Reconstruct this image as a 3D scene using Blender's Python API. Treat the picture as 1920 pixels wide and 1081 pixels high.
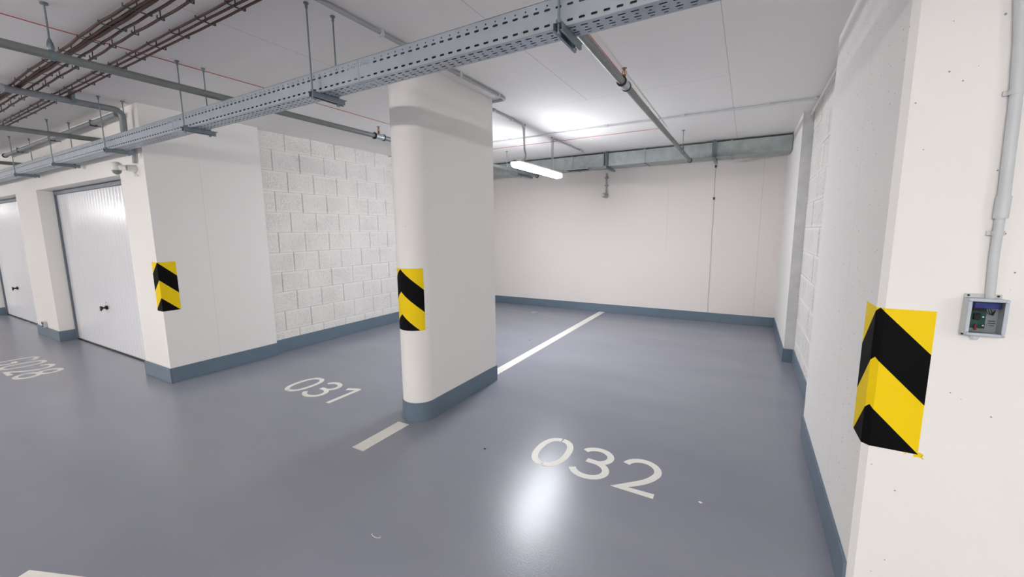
import bpy, math, random
from mathutils import Vector, Matrix
random.seed(7)
sc = bpy.context.scene
for o in list(bpy.data.objects): bpy.data.objects.remove(o)

# ------------------------------------------------------------------ camera
cam_data = bpy.data.cameras.new('camera')
cam = bpy.data.objects.new('camera', cam_data)
sc.collection.objects.link(cam)
cam_data.sensor_width = 36.0
cam_data.lens = 770.734 / 1920 * 36.0
cam_data.clip_start = 0.02
cam_data.clip_end = 200
R3 = ((0.8693, 0.4943, -0.0093), (0.0611, -0.1259, -0.9902), (-0.4906, 0.8601, -0.1397))
rx, ry, rz = [Vector(r).normalized() for r in R3]
m = Matrix(((rx.x, -ry.x, -rz.x, 0), (rx.y, -ry.y, -rz.y, 0), (rx.z, -ry.z, -rz.z, 1.6), (0, 0, 0, 1)))
cam.matrix_world = m
sc.camera = cam

# ------------------------------------------------------------------ world, exposure
w = bpy.data.worlds.new('world'); sc.world = w; w.use_nodes = True
w.node_tree.nodes['Background'].inputs[0].default_value = (0.9, 0.93, 1, 1)
w.node_tree.nodes['Background'].inputs[1].default_value = 0.05
sc.view_settings.view_transform = 'Standard'
sc.view_settings.look = 'None'
sc.view_settings.exposure = 1.3
sc.view_settings.gamma = 1.0
sc.view_settings.use_curve_mapping = False
BAY_LAMP = 46.0
AISLE_LAMP = 80.0

# ------------------------------------------------------------------ materials
def srgb(r, g, b):
    f = lambda c: (c / 255 / 12.92) if c / 255 <= .04045 else ((c / 255 + .055) / 1.055) ** 2.4
    return (f(r), f(g), f(b), 1)

def mat(name, col, rough=.5, metal=0.0, bump=0.0, bscale=60, var=0.0, vscale=3, coat=0.0, spec=None):
    m = bpy.data.materials.new(name); m.use_nodes = True
    nt = m.node_tree; b = nt.nodes['Principled BSDF']
    b.inputs['Base Color'].default_value = col
    b.inputs['Roughness'].default_value = rough
    b.inputs['Metallic'].default_value = metal
    if coat: b.inputs['Coat Weight'].default_value = coat; b.inputs['Coat Roughness'].default_value = .08
    if spec is not None: b.inputs['Specular IOR Level'].default_value = spec
    g = nt.nodes.new('ShaderNodeNewGeometry')
    if bump:
        n = nt.nodes.new('ShaderNodeTexNoise'); n.inputs['Scale'].default_value = bscale; n.inputs['Detail'].default_value = 4
        nt.links.new(g.outputs['Position'], n.inputs['Vector'])
        bp = nt.nodes.new('ShaderNodeBump'); bp.inputs['Strength'].default_value = bump; bp.inputs['Distance'].default_value = .004
        nt.links.new(n.outputs['Fac'], bp.inputs['Height']); nt.links.new(bp.outputs[0], b.inputs['Normal'])
    if var:
        n = nt.nodes.new('ShaderNodeTexNoise'); n.inputs['Scale'].default_value = vscale; n.inputs['Detail'].default_value = 5
        nt.links.new(g.outputs['Position'], n.inputs['Vector'])
        mx = nt.nodes.new('ShaderNodeMix'); mx.data_type = 'RGBA'
        mx.inputs[6].default_value = tuple(c * (1 - var) for c in col[:3]) + (1,)
        mx.inputs[7].default_value = tuple(min(1, c * (1 + var)) for c in col[:3]) + (1,)
        mp = nt.nodes.new('ShaderNodeMapRange'); mp.inputs[1].default_value = .3; mp.inputs[2].default_value = .7
        nt.links.new(n.outputs['Fac'], mp.inputs[0]); nt.links.new(mp.outputs[0], mx.inputs[0])
        nt.links.new(mx.outputs[2], b.inputs['Base Color'])
    return m

def N(nt, kind, **kw):
    n = nt.nodes.new(kind)
    for k, v in kw.items(): setattr(n, k, v)
    return n

def math_(nt, op, a, b=None, c=None):
    n = N(nt, 'ShaderNodeMath', operation=op)
    for i, v in enumerate((a, b, c)):
        if v is None: continue
        if hasattr(v, 'is_linked'): nt.links.new(v, n.inputs[i])
        else: n.inputs[i].default_value = v
    return n.outputs[0]

def painted(name, col, pores=.0, pore_scale=9, joints=(), rough=.75, bump=.25, bscale=90, var=.02, joint_dark=.45, vscale=1.2):
    """painted concrete: fine grain, air holes with their own place, cast joints (axis, pos, halfwidth, (axis2, lo, hi))"""
    m = bpy.data.materials.new(name); m.use_nodes = True
    nt = m.node_tree; b = nt.nodes['Principled BSDF']; b.inputs['Roughness'].default_value = rough
    b.inputs['Specular IOR Level'].default_value = .3
    g = N(nt, 'ShaderNodeNewGeometry'); P = g.outputs['Position']
    n = N(nt, 'ShaderNodeTexNoise'); n.inputs['Scale'].default_value = vscale; n.inputs['Detail'].default_value = 6
    nt.links.new(P, n.inputs['Vector'])
    mx = N(nt, 'ShaderNodeMix', data_type='RGBA')
    mx.inputs[6].default_value = tuple(c * (1 - var) for c in col[:3]) + (1,)
    mx.inputs[7].default_value = tuple(min(1, c * (1 + var)) for c in col[:3]) + (1,)
    nt.links.new(n.outputs['Fac'], mx.inputs[0])
    dark = None
    sx = N(nt, 'ShaderNodeSeparateXYZ'); nt.links.new(P, sx.inputs[0])
    n2 = N(nt, 'ShaderNodeTexNoise'); n2.inputs['Scale'].default_value = bscale; n2.inputs['Detail'].default_value = 5
    nt.links.new(P, n2.inputs['Vector'])
    height = n2.outputs['Fac']
    if pores:
        v = N(nt, 'ShaderNodeTexVoronoi', feature='F1'); v.inputs['Scale'].default_value = pore_scale
        nt.links.new(P, v.inputs['Vector'])
        cx = N(nt, 'ShaderNodeSeparateColor'); nt.links.new(v.outputs['Color'], cx.inputs[0])
        # every cell has its own radius, most have none
        rad = math_(nt, 'MULTIPLY', math_(nt, 'MAXIMUM', math_(nt, 'SUBTRACT', cx.outputs[0], 1 - pores), 0), .0038 / pores * pore_scale)
        n3 = N(nt, 'ShaderNodeTexNoise'); n3.inputs['Scale'].default_value = 120; nt.links.new(P, n3.inputs['Vector'])
        d = math_(nt, 'ADD', v.outputs['Distance'], math_(nt, 'MULTIPLY', math_(nt, 'SUBTRACT', n3.outputs['Fac'], .5), .0016 * pore_scale))
        dark = math_(nt, 'MULTIPLY', math_(nt, 'LESS_THAN', d, rad), .75)
    for ax, pos, hw, rng in joints:
        wob = N(nt, 'ShaderNodeTexNoise'); wob.inputs['Scale'].default_value = 7; nt.links.new(P, wob.inputs['Vector'])
        c = math_(nt, 'ADD', sx.outputs['XYZ'.index(ax.upper())], math_(nt, 'MULTIPLY', math_(nt, 'SUBTRACT', wob.outputs['Fac'], .5), .006))
        k = math_(nt, 'MULTIPLY', math_(nt, 'COMPARE', c, pos, hw), joint_dark)
        if rng:
            a2 = sx.outputs['XYZ'.index(rng[0].upper())]
            k = math_(nt, 'MULTIPLY', k, math_(nt, 'MULTIPLY', math_(nt, 'GREATER_THAN', a2, rng[1]), math_(nt, 'LESS_THAN', a2, rng[2])))
        dark = k if dark is None else math_(nt, 'MAXIMUM', dark, k)
    out = mx.outputs[2]
    if dark is not None:
        m2 = N(nt, 'ShaderNodeMix', data_type='RGBA'); m2.inputs[7].default_value = (.16, .15, .14, 1)
        nt.links.new(out, m2.inputs[6]); nt.links.new(dark, m2.inputs[0]); out = m2.outputs[2]
        height = math_(nt, 'SUBTRACT', height, math_(nt, 'MULTIPLY', dark, 2))
    nt.links.new(out, b.inputs['Base Color'])
    bp = N(nt, 'ShaderNodeBump'); bp.inputs['Strength'].default_value = bump; bp.inputs['Distance'].default_value = .002
    nt.links.new(height, bp.inputs['Height']); nt.links.new(bp.outputs[0], b.inputs['Normal'])
    return m

WHITE = srgb(243, 240, 236)
M = {}
M['column'] = painted('column_paint', WHITE, pores=.3, pore_scale=22)
M['pillar_left'] = painted('pillar_left_paint', WHITE, pores=.12, pore_scale=20, joints=[('y', 2.37, .0015, ('z', .17, 2.4))], joint_dark=.25)
M['pillar_right'] = painted('pillar_right_paint', WHITE, pores=.32, pore_scale=26, joints=[('y', 2.667, .0015, ('z', .1, 2.9))], joint_dark=.3)
M['wall'] = painted('wall_paint', WHITE)
M['backwall'] = painted('back_wall_paint', srgb(241, 234, 229), pores=.05, joints=[('x', .16, .003, None), ('x', -1.26, .002, ('z', 1.2, 2.3))], joint_dark=.22)
def block_mat():
    m = mat('block_paint', srgb(238, 236, 234), .85)
    nt = m.node_tree; b = nt.nodes['Principled BSDF']; P = N(nt, 'ShaderNodeNewGeometry').outputs['Position']
    def noise(s, d=4):
        n = N(nt, 'ShaderNodeTexNoise'); n.inputs['Scale'].default_value = s; n.inputs['Detail'].default_value = d
        nt.links.new(P, n.inputs['Vector']); return n.outputs['Fac']
    big, fine = noise(2.6, 3), noise(150, 6)
    # the pitted face: paint missed in the pits, more on some blocks than on others
    k = N(nt, 'ShaderNodeMapRange'); k.inputs[1].default_value = .50; k.inputs[2].default_value = .66
    nt.links.new(math_(nt, 'ADD', fine, math_(nt, 'MULTIPLY', math_(nt, 'SUBTRACT', big, .5), .22)), k.inputs[0])
    # mortar smeared smooth over each bed joint
    sx = N(nt, 'ShaderNodeSeparateXYZ'); nt.links.new(P, sx.inputs[0])
    fr = math_(nt, 'FRACT', math_(nt, 'DIVIDE', math_(nt, 'ADD', sx.outputs[2], -.018 + .132 + 2.64), .264))
    dist = math_(nt, 'ADD', math_(nt, 'ABSOLUTE', math_(nt, 'SUBTRACT', fr, .5)), math_(nt, 'MULTIPLY', math_(nt, 'SUBTRACT', noise(14, 3), .5), .12))
    band = N(nt, 'ShaderNodeMapRange'); band.inputs[1].default_value = .06; band.inputs[2].default_value = .12
    nt.links.new(dist, band.inputs[0])
    kk = math_(nt, 'MULTIPLY', k.outputs[0], band.outputs[0])
    mx = N(nt, 'ShaderNodeMix', data_type='RGBA'); mx.inputs[6].default_value = srgb(240, 236, 231); mx.inputs[7].default_value = srgb(190, 186, 182)
    nt.links.new(kk, mx.inputs[0]); nt.links.new(mx.outputs[2], b.inputs['Base Color'])
    bp = N(nt, 'ShaderNodeBump'); bp.inputs['Strength'].default_value = .8; bp.inputs['Distance'].default_value = .003; bp.invert = True
    nt.links.new(fine, bp.inputs['Height']); nt.links.new(bp.outputs[0], b.inputs['Normal'])
    return m
M['block'] = block_mat()
M['mortar'] = mat('mortar', srgb(186, 183, 180), .9, bump=.6, bscale=80)
M['rawconcrete'] = mat('raw_concrete', srgb(205, 204, 203), .8, bump=.4, bscale=50, var=.1, vscale=7)
M['ceiling'] = painted('ceiling_concrete', srgb(239, 236, 233), joints=[
    ('x', -.215, .0025, None), ('y', 4.115, .002, ('x', -1.95, -.2)), ('x', -1.475, .0025, ('y', 1.3, 4.12)),
    ('y', 2.55, .002, ('x', -.2, .6)), ('x', -2.9, .0025, ('y', .2, 2.4)), ('x', -6.0, .002, None), ('x', -9.0, .002, None)],
    bump=.1, joint_dark=.4, var=.035, vscale=.8)
M['skirt'] = mat('skirting_paint', srgb(104, 121, 136), .34, bump=.15, bscale=40, var=.05, vscale=5)
M['galv'] = mat('galvanised_sheet', srgb(180, 188, 196), .36, .5, bump=.03, var=.05, vscale=8)
M['galv_dark'] = mat('zinc_plated_steel', srgb(128, 140, 147), .42, .6, var=.08, vscale=20)
M['duct'] = mat('duct_sheet', srgb(158, 164, 163), .42, .4, bump=.05, bscale=9, var=.14, vscale=9)
M['pipe'] = mat('pipe_galvanised', srgb(132, 136, 134), .45, .35, bump=.1, bscale=50, var=.12, vscale=12)
M['greypipe'] = mat('grey_pipe', srgb(138, 142, 146), .45, .2, var=.1, vscale=6)
M['brass'] = mat('brass', srgb(150, 105, 50), .35, .8)
M['black'] = mat('black_rubber', srgb(14, 14, 16), .5)
M['conduit'] = mat('grey_conduit', srgb(168, 170, 172), .5)
M['conduit_light'] = mat('light_conduit', srgb(205, 208, 210), .45)
M['cable'] = mat('brown_cable', srgb(66, 32, 26), .5, var=.25, vscale=6)
M['clip'] = mat('dark_clip', srgb(72, 74, 76), .5, .4)
M['red'] = mat('red_cable', srgb(186, 62, 56), .5)
M['yellow'] = mat('yellow_paint', srgb(250, 214, 4), .6, spec=.25, bump=.15, bscale=90)
M['blackpaint'] = mat('black_paint', srgb(6, 6, 7), .75, spec=.15, bump=.1, bscale=90)
M['line'] = mat('white_floor_paint', srgb(236, 233, 226), .45, bump=.1, bscale=70, var=.02)
M['plastic'] = mat('grey_plastic', srgb(200, 204, 205), .4)
M['white_plastic'] = mat('white_plastic', srgb(232, 230, 224), .4)
M['pcb'] = mat('circuit_green', srgb(10, 92, 70), .45, var=.2, vscale=80)
M['blue'] = mat('terminal_blue', srgb(40, 52, 140), .4)
M['chrome'] = mat('screw_metal', srgb(225, 225, 225), .2, 1)
M['smoked'] = mat('smoked_dome', srgb(120, 130, 130), .1, coat=.5)
M['doorwhite'] = mat('door_white_enamel', srgb(232, 233, 237), .22)
M['doorgrey'] = mat('door_frame_grey', srgb(112, 120, 130), .4)
M['housing'] = mat('lamp_housing', srgb(190, 192, 195), .5)

g = bpy.data.materials.new('clear_cover'); g.use_nodes = True
bb = g.node_tree.nodes['Principled BSDF']; bb.inputs['Transmission Weight'].default_value = 1; bb.inputs['Roughness'].default_value = .06
bb.inputs['IOR'].default_value = 1.15; bb.inputs['Base Color'].default_value = (.93, .95, .97, 1)
M['clear'] = g

def emis(name, col, s):
    m = bpy.data.materials.new(name); m.use_nodes = True
    b = m.node_tree.nodes['Principled BSDF']
    b.inputs['Base Color'].default_value = (.9, .9, .9, 1)
    b.inputs['Emission Color'].default_value = col; b.inputs['Emission Strength'].default_value = s
    return m
M['bay_light'] = emis('bay_diffuser', (.91, .95, 1, 1), BAY_LAMP)
M['aisle_light'] = emis('aisle_diffuser', (1, .975, .94, 1), AISLE_LAMP)

# floor: self-levelled epoxy
def floor_mat():
    m = bpy.data.materials.new('epoxy_floor'); m.use_nodes = True
    nt = m.node_tree; b = nt.nodes['Principled BSDF']
    g = N(nt, 'ShaderNodeNewGeometry'); P = g.outputs['Position']
    def noise(s, d=5, vec=P):
        n = N(nt, 'ShaderNodeTexNoise'); n.inputs['Scale'].default_value = s; n.inputs['Detail'].default_value = d
        nt.links.new(vec, n.inputs['Vector']); return n.outputs['Fac']
    mp = N(nt, 'ShaderNodeMapping'); mp.inputs['Scale'].default_value = (.7, 2.2, 1); mp.inputs['Rotation'].default_value = (0, 0, .35)
    nt.links.new(P, mp.inputs['Vector'])
    mx = N(nt, 'ShaderNodeMix', data_type='RGBA')
    mx.inputs[6].default_value = srgb(134, 136, 149); mx.inputs[7].default_value = srgb(145, 146, 157)
    r = N(nt, 'ShaderNodeMapRange'); r.inputs[1].default_value = .2; r.inputs[2].default_value = .8
    nt.links.new(noise(.9, 2, mp.outputs[0]), r.inputs[0]); nt.links.new(r.outputs[0], mx.inputs[0])
    # tyre scuffs, faint
    sc_ = N(nt, 'ShaderNodeMapRange'); sc_.inputs[1].default_value = .62; sc_.inputs[2].default_value = .85; sc_.inputs[4].default_value = .35
    mp2 = N(nt, 'ShaderNodeMapping'); mp2.inputs['Scale'].default_value = (1, 3.5, 1); nt.links.new(P, mp2.inputs['Vector'])
    nt.links.new(noise(1.7, 8, mp2.outputs[0]), sc_.inputs[0])
    m3 = N(nt, 'ShaderNodeMix', data_type='RGBA'); m3.inputs[7].default_value = srgb(136, 134, 136)
    nt.links.new(mx.outputs[2], m3.inputs[6]); nt.links.new(sc_.outputs[0], m3.inputs[0])
    nt.links.new(m3.outputs[2], b.inputs['Base Color'])
    rr = N(nt, 'ShaderNodeMapRange'); rr.inputs[3].default_value = .2; rr.inputs[4].default_value = .3
    nt.links.new(noise(1.2, 2), rr.inputs[0]); nt.links.new(rr.outputs[0], b.inputs['Roughness'])
    bp = N(nt, 'ShaderNodeBump'); bp.inputs['Strength'].default_value = .22; bp.inputs['Distance'].default_value = .002
    nt.links.new(noise(110, 3), bp.inputs['Height']); nt.links.new(bp.outputs[0], b.inputs['Normal'])
    return m
M['floor'] = floor_mat()

# ------------------------------------------------------------------ mesh helpers
class MB:
    def __init__(s): s.v = []; s.f = []; s.smooth = []; s.mi = []
    def add(s, vs, fs, smooth=False, mi=0):
        o = len(s.v); s.v += [tuple(v) for v in vs]
        for f in fs: s.f.append([i + o for i in f]); s.smooth.append(smooth); s.mi.append(mi)
        return s
    def box(s, x0, x1, y0, y1, z0, z1, mi=0, M_=None):
        vs = [(x, y, z) for z in (z0, z1) for y in (y0, y1) for x in (x0, x1)]
        if M_ is not None: vs = [tuple(M_ @ Vector(v)) for v in vs]
        return s.add(vs, [(0, 2, 3, 1), (4, 5, 7, 6), (0, 1, 5, 4), (2, 6, 7, 3), (0, 4, 6, 2), (1, 3, 7, 5)], mi=mi)
    def prism(s, pts, z0, z1, smooth=False, mi=0):
        """pts: ccw outline in xy"""
        n = len(pts)
        vs = [(x, y, z0) for x, y in pts] + [(x, y, z1) for x, y in pts]
        s.add(vs, [(i, (i + 1) % n, (i + 1) % n + n, i + n) for i in range(n)], smooth, mi)
        return s.add(vs, [tuple(range(n))[::-1], tuple(range(n, 2 * n))], mi=mi)
    def tube(s, path, r, n=10, caps=True, mi=0):
        path = [Vector(p) for p in path]; rings = []
        t0 = (path[1] - path[0]).normalized()
        up = Vector((0, 0, 1)) if abs(t0.z) < .9 else Vector((1, 0, 0))
        u = t0.cross(up).normalized()
        rr = r if hasattr(r, '__len__') else [r] * len(path)
        for i, p in enumerate(path):
            a = path[max(i - 1, 0)]; b = path[min(i + 1, len(path) - 1)]
            t = (b - a).normalized()
            u = (u - t * u.dot(t)).normalized(); v = t.cross(u)
            rings.append([p + (u * math.cos(k * 2 * math.pi / n) + v * math.sin(k * 2 * math.pi / n)) * rr[i] for k in range(n)])
        vs = [q for ring in rings for q in ring]
        fs = [(i * n + k, i * n + (k + 1) % n, (i + 1) * n + (k + 1) % n, (i + 1) * n + k) for i in range(len(path) - 1) for k in range(n)]
        s.add(vs, fs, True, mi)
        if caps:
            s.add(rings[0], [tuple(range(n))[::-1]], mi=mi); s.add(rings[-1], [tuple(range(n))], mi=mi)
        return s
    def build(s, name, material, parent=None):
        me = bpy.data.meshes.new(name); me.from_pydata(s.v, [], s.f)
        ms = material if isinstance(material, (list, tuple)) else [material]
        for q in ms: me.materials.append(q)
        me.polygons.foreach_set('use_smooth', s.smooth); me.polygons.foreach_set('material_index', s.mi)
        me.update()
        o = bpy.data.objects.new(name, me); sc.collection.objects.link(o)
        if parent is not None:
            o.parent = parent
            if parent.parent is None and parent.type == 'EMPTY':
                o.matrix_parent_inverse = Matrix.Translation(parent.location).inverted()
        return o

def bevel(o, w=.003, seg=2):
    md = o.modifiers.new('bevel', 'BEVEL'); md.width = w; md.segments = seg; md.limit_method = 'ANGLE'; return o
def tag(o, label, cat, group=None):
    o['label'] = label; o['category'] = cat
    if group: o['group'] = group
    return o
def thing(name, loc, label, cat, group=None):
    o = bpy.data.objects.new(name, None); sc.collection.objects.link(o); o.location = loc
    o.empty_display_size = .05
    return tag(o, label, cat, group)
def struct(o): o['kind'] = 'structure'; return o
def copy_tree(o, parent=None):
    c = o.copy(); sc.collection.objects.link(c)
    if parent is not None:
        c.parent = parent; c.matrix_parent_inverse = o.matrix_parent_inverse.copy()
    for ch in list(o.children): copy_tree(ch, c)
    return c
def arc(cx, cy, r, a0, a1, n):
    return [(cx + r * math.cos(math.radians(a0 + (a1 - a0) * i / n)), cy + r * math.sin(math.radians(a0 + (a1 - a0) * i / n))) for i in range(n + 1)]
def bend(p0, p1, p2, r, n=6):
    """points rounding the corner p1 of p0-p1-p2"""
    p0, p1, p2 = map(Vector, (p0, p1, p2)); a = p1 + (p0 - p1).normalized() * r; b = p1 + (p2 - p1).normalized() * r
    return [a * (1 - t) ** 2 + p1 * 2 * t * (1 - t) + b * t * t for t in [i / n for i in range(n + 1)]]

CZ = 2.88          # ceiling
SK = .165          # skirting height
XL, XR, YB = -24, 10.0, -5.6

# ------------------------------------------------------------------ the setting
struct(MB().box(XL, XR, YB, 8.0, -.1, 0).build('floor', M['floor']))
struct(MB().box(XL, XR, YB, 8.0, CZ, CZ + .2).build('ceiling', M['ceiling']))
struct(MB().box(-5.6, .76, 7.8, 8.0, 0, CZ).build('wall_back', M['backwall']))
struct(MB().box(XL, XR, YB - .2, YB, 0, CZ).build('wall_aisle', M['wall']))
struct(MB().box(XL - .2, XL, YB, 8, 0, CZ).build('wall_far_left', M['wall']))
struct(MB().box(XR, XR + .2, YB, 3, 0, CZ).build('wall_far_right', M['wall']))
struct(MB().box(1.45, XR, 2.2, 2.4, 0, CZ).build('wall_aisle_right', M['wall']))

# rough blockwork walls: every block its own raised, chipped face in one mesh
def block_wall(name, x, y0, y1, sgn, first):
    mb = MB()
    mb.box(*(sorted((x, x - sgn * .14))), y0, y1, 0, CZ, mi=1)
    rnd = random.Random(3)
    for k in range(-1, 11):
        z0 = .018 + .264 * k; z1 = z0 + .264
        z0 = max(z0, 0); z1 = min(z1, CZ)
        if z1 - z0 < .02: continue
        off = first if k % 2 else first + .19
        y = off - 1.52
        while y < y1:
            a, b = max(y, y0), min(y + .38, y1); y += .38
            if b - a < .02: continue
            g_ = .0022; a += g_; b -= g_; za, zb = z0 + .0008, z1 - .0008
            nu, nv = max(2, int((b - a) / .02)), max(2, int((zb - za) / .022))
            d0 = .010 + rnd.random() * .006
            vs = []; fs = []
            for j in range(nv + 1):
                for i in range(nu + 1):
                    e = min(i, nu - i, j, nv - j)
                    d = d0 + rnd.uniform(-.0022, .0022)
                    if e == 0: d = 0 if min(i, nu - i) == 0 else d0 * .55
                    elif e == 1: d = d0 * .86
                    u = i / nu; v = j / nv
                    if e == 1:   # keep the chamfer tight at the arris
                        if i == 1: u = .006 / (b - a)
                        if i == nu - 1: u = 1 - .006 / (b - a)
                        if j == 1: v = .008 / (zb - za)
                        if j == nv - 1: v = 1 - .008 / (zb - za)
                    jit = 0 if e < 2 else .004
                    vs.append((x + sgn * d, a + (b - a) * u + rnd.uniform(-jit, jit), za + (zb - za) * v + rnd.uniform(-jit, jit)))
            for j in range(nv):
                for i in range(nu):
                    q = (j * (nu + 1) + i, j * (nu + 1) + i + 1, (j + 1) * (nu + 1) + i + 1, (j + 1) * (nu + 1) + i)
                    fs.append(q if sgn > 0 else q[::-1])
            mb.add(vs, fs)
    return struct(mb.build(name, [M['block'], M['mortar']]))
block_wall('wall_left', -5.395, 3.04, 7.8, 1, 3.23)
block_wall('wall_right', .575, 3.72, 5.79, -1, 3.9)
o = MB().box(.46, .76, 5.79, 7.8, 0, CZ); o.mi[2] = 1
struct(o.build('wall_right_end', [M['wall'], M['rawconcrete']]))

# garage wall with its two door openings in view (third further left)
ops = [(-8.95, -5.93), (-13.03, -10.02), (-17.1, -14.1), (-21.2, -18.2)]
HT = 2.235
mb = MB()
xs = -5.33 - .0
prev = -5.6
for a, b in ops:
    mb.box(b, prev, 1.88, 2.14, 0, CZ) if prev != b else None
    mb.box(a, b, 1.88, 2.14, HT, CZ)
    prev = a
mb.box(XL, prev, 1.88, 2.14, 0, CZ)
struct(mb.build('wall_garages', M['wall']))
mb = MB()
for a, b in ops: mb.box(a - .02, b + .02, 2.16, 2.2, 0, CZ)
struct(MB().box(XL, -5.6, 2.3, 2.4, 0, CZ).build('wall_behind_garages', M['wall']))

def baseboard(name, boxes):
    mb = MB()
    for bx in boxes: mb.box(*bx)
    return struct(bevel(mb.build(name, M['skirt']), .004))
T = .012
baseboard('baseboard_back', [(-5.38, .46, 7.8 - T, 7.8, 0, SK - .01)])
baseboard('baseboard_left', [(-5.385, -5.385 + .016, 3.04, 7.8 - T, 0, SK + .01)])
baseboard('baseboard_right', [(.56 - .012, .5655, 3.74, 5.79 - T, 0, SK)])
baseboard('baseboard_right_end', [(.46 - T, .46, 5.79 - T, 7.8 - T, 0, SK), (.46, .562, 5.79 - T, 5.79, 0, SK)])
bb = []
prev = -5.6
for i, (a, b) in enumerate(ops):
    if i: bb.append((b, prev, 1.88 - T, 1.88, 0, SK - .01))
    bb.append((a, a + T, 1.88 - T, 2.06, 0, SK - .01)); bb.append((b - T, b, 1.88 - T, 2.06, 0, SK - .01)); prev = a
baseboard('baseboard_garages', bb)

# garage doors
def garage_door(n, x0, x1):
    y = 2.06
    mb = MB()
    mb.box(x0 + .03, x1 - .03, y + .012, y + .05, .015, HT - .03)
    nrib = 30; wv = (x1 - x0 - .08) / nrib; vs = []; fs = []
    zt, zb = HT - .06, .03
    for i in range(nrib):
        a = x0 + .04 + i * wv
        prof = [(a, 0), (a + wv * .2, -.0), (a + wv * .3, -.0018), (a + wv * .9, -.0018), (a + wv, 0)]
        for (xa, da), (xb, db) in zip(prof[:-1], prof[1:]):
            k = len(vs); vs += [(xa, y + .01 + da, zb), (xb, y + .01 + db, zb), (xb, y + .01 + db, zt), (xa, y + .01 + da, zt)]
            fs.append((k, k + 1, k + 2, k + 3))
    root = struct(mb.build('door_%d' % n, M['doorwhite']))
    p = MB(); p.add(vs, fs); p.build('door_panel', M['doorwhite'], root)
    f = MB(); f.box(x0, x0 + .03, y - .012, y + .05, 0, HT); f.box(x1 - .03, x1, y - .012, y + .05, 0, HT)
    fr = f.build('door_frame', M['doorgrey'], root)
    MB().box(x0 + .03, x1 - .03, y - .02, y + .05, HT - .055, HT - .012).build('door_rail', M['doorgrey'], root)
    MB().box(x0 + .03, x1 - .03, y - .006, y + .03, 0, .015).build('door_seal', M['black'], root)
    cx = (x0 + x1) / 2 - .1; cx = -7.55 if n == 1 else (-11.93 if n == 2 else cx)
    h = MB(); h.tube([(cx, y + .005, .61), (cx, y - .012, .61)], .028, 12); h.tube([(cx, y - .012, .61), (cx, y - .05, .61)], .012, 8)
    h.box(cx - .032, cx + .03, y - .062, y - .046, .588, .636); h.box(cx - .034, cx - .012, y - .062, y - .046, .57, .6)
    hd = bevel(h.build('door_handle', M['black'], root), .004)
    MB().tube([(cx + .012, y + .004, .68), (cx + .012, y - .004, .68)], .008, 8).build('lock_cylinder', M['chrome'], root)
    return root
for i, (a, b) in enumerate(ops[:3]): garage_door(i + 1, a, b)

# ------------------------------------------------------------------ pillars
def left_pillar():
    t = thing('concrete_pillar', (-5.45, 2.4, 0), 'white painted concrete pillar at the corner between the garage doors and bay 031', 'pillar')
    MB().box(-5.6, -5.31, 1.88, 3.04, 0, CZ).build('pillar_body', M['pillar_left'], t)
    mb = MB(); mb.box(-5.93, -5.31 + T, 1.88 - T, 1.8795, 0, SK); mb.box(-5.3095, -5.31 + T, 1.88, 3.04, 0, SK)
    bevel(mb.build('skirting', M['skirt'], t), .004)
left_pillar()
def column():
    t = thing('concrete_column', (-2.415, 3.0, 0), 'free-standing white column with a rounded front between bays 031 and 032', 'column')
    def outline(e):
        r = .145 + e
        return arc(-2.415, 2.59, r, -180, 0, 20) + [(-2.27 + e, 3.62 + e), (-2.56 - e, 3.62 + e)]
    b = MB().prism(outline(0), 0, CZ)
    for i in range(len(b.smooth) - 2):
        b.smooth[i] = i < 20
    b.build('column_body', M['column'], t)
    s_ = MB().prism(outline(.009), 0, SK)
    for i in range(len(s_.smooth) - 2): s_.smooth[i] = i < 20
    s_.build('skirting', M['skirt'], t)
column()
def right_pillar():
    t = thing('concrete_pillar', (.9, 2.9, 0), 'large white concrete pillar filling the right edge, with chamfered corner', 'pillar')
    c = .021
    def outline(e):
        return [(.46 - e, 2.077 + c), (.46 + c, 2.077 - e), (1.45, 2.077 - e), (1.45, 3.72), (.46 - e, 3.72)]
    MB().prism(outline(0), 0, CZ).build('pillar_body', M['pillar_right'], t)
    mb = MB().prism([(.46 - T, 2.077 + c), (.4595, 2.077 + c), (.4595, 3.72), (.46 - T, 3.72)], 0, SK)
    mb.build('skirting', M['skirt'], t)
right_pillar()

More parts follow.
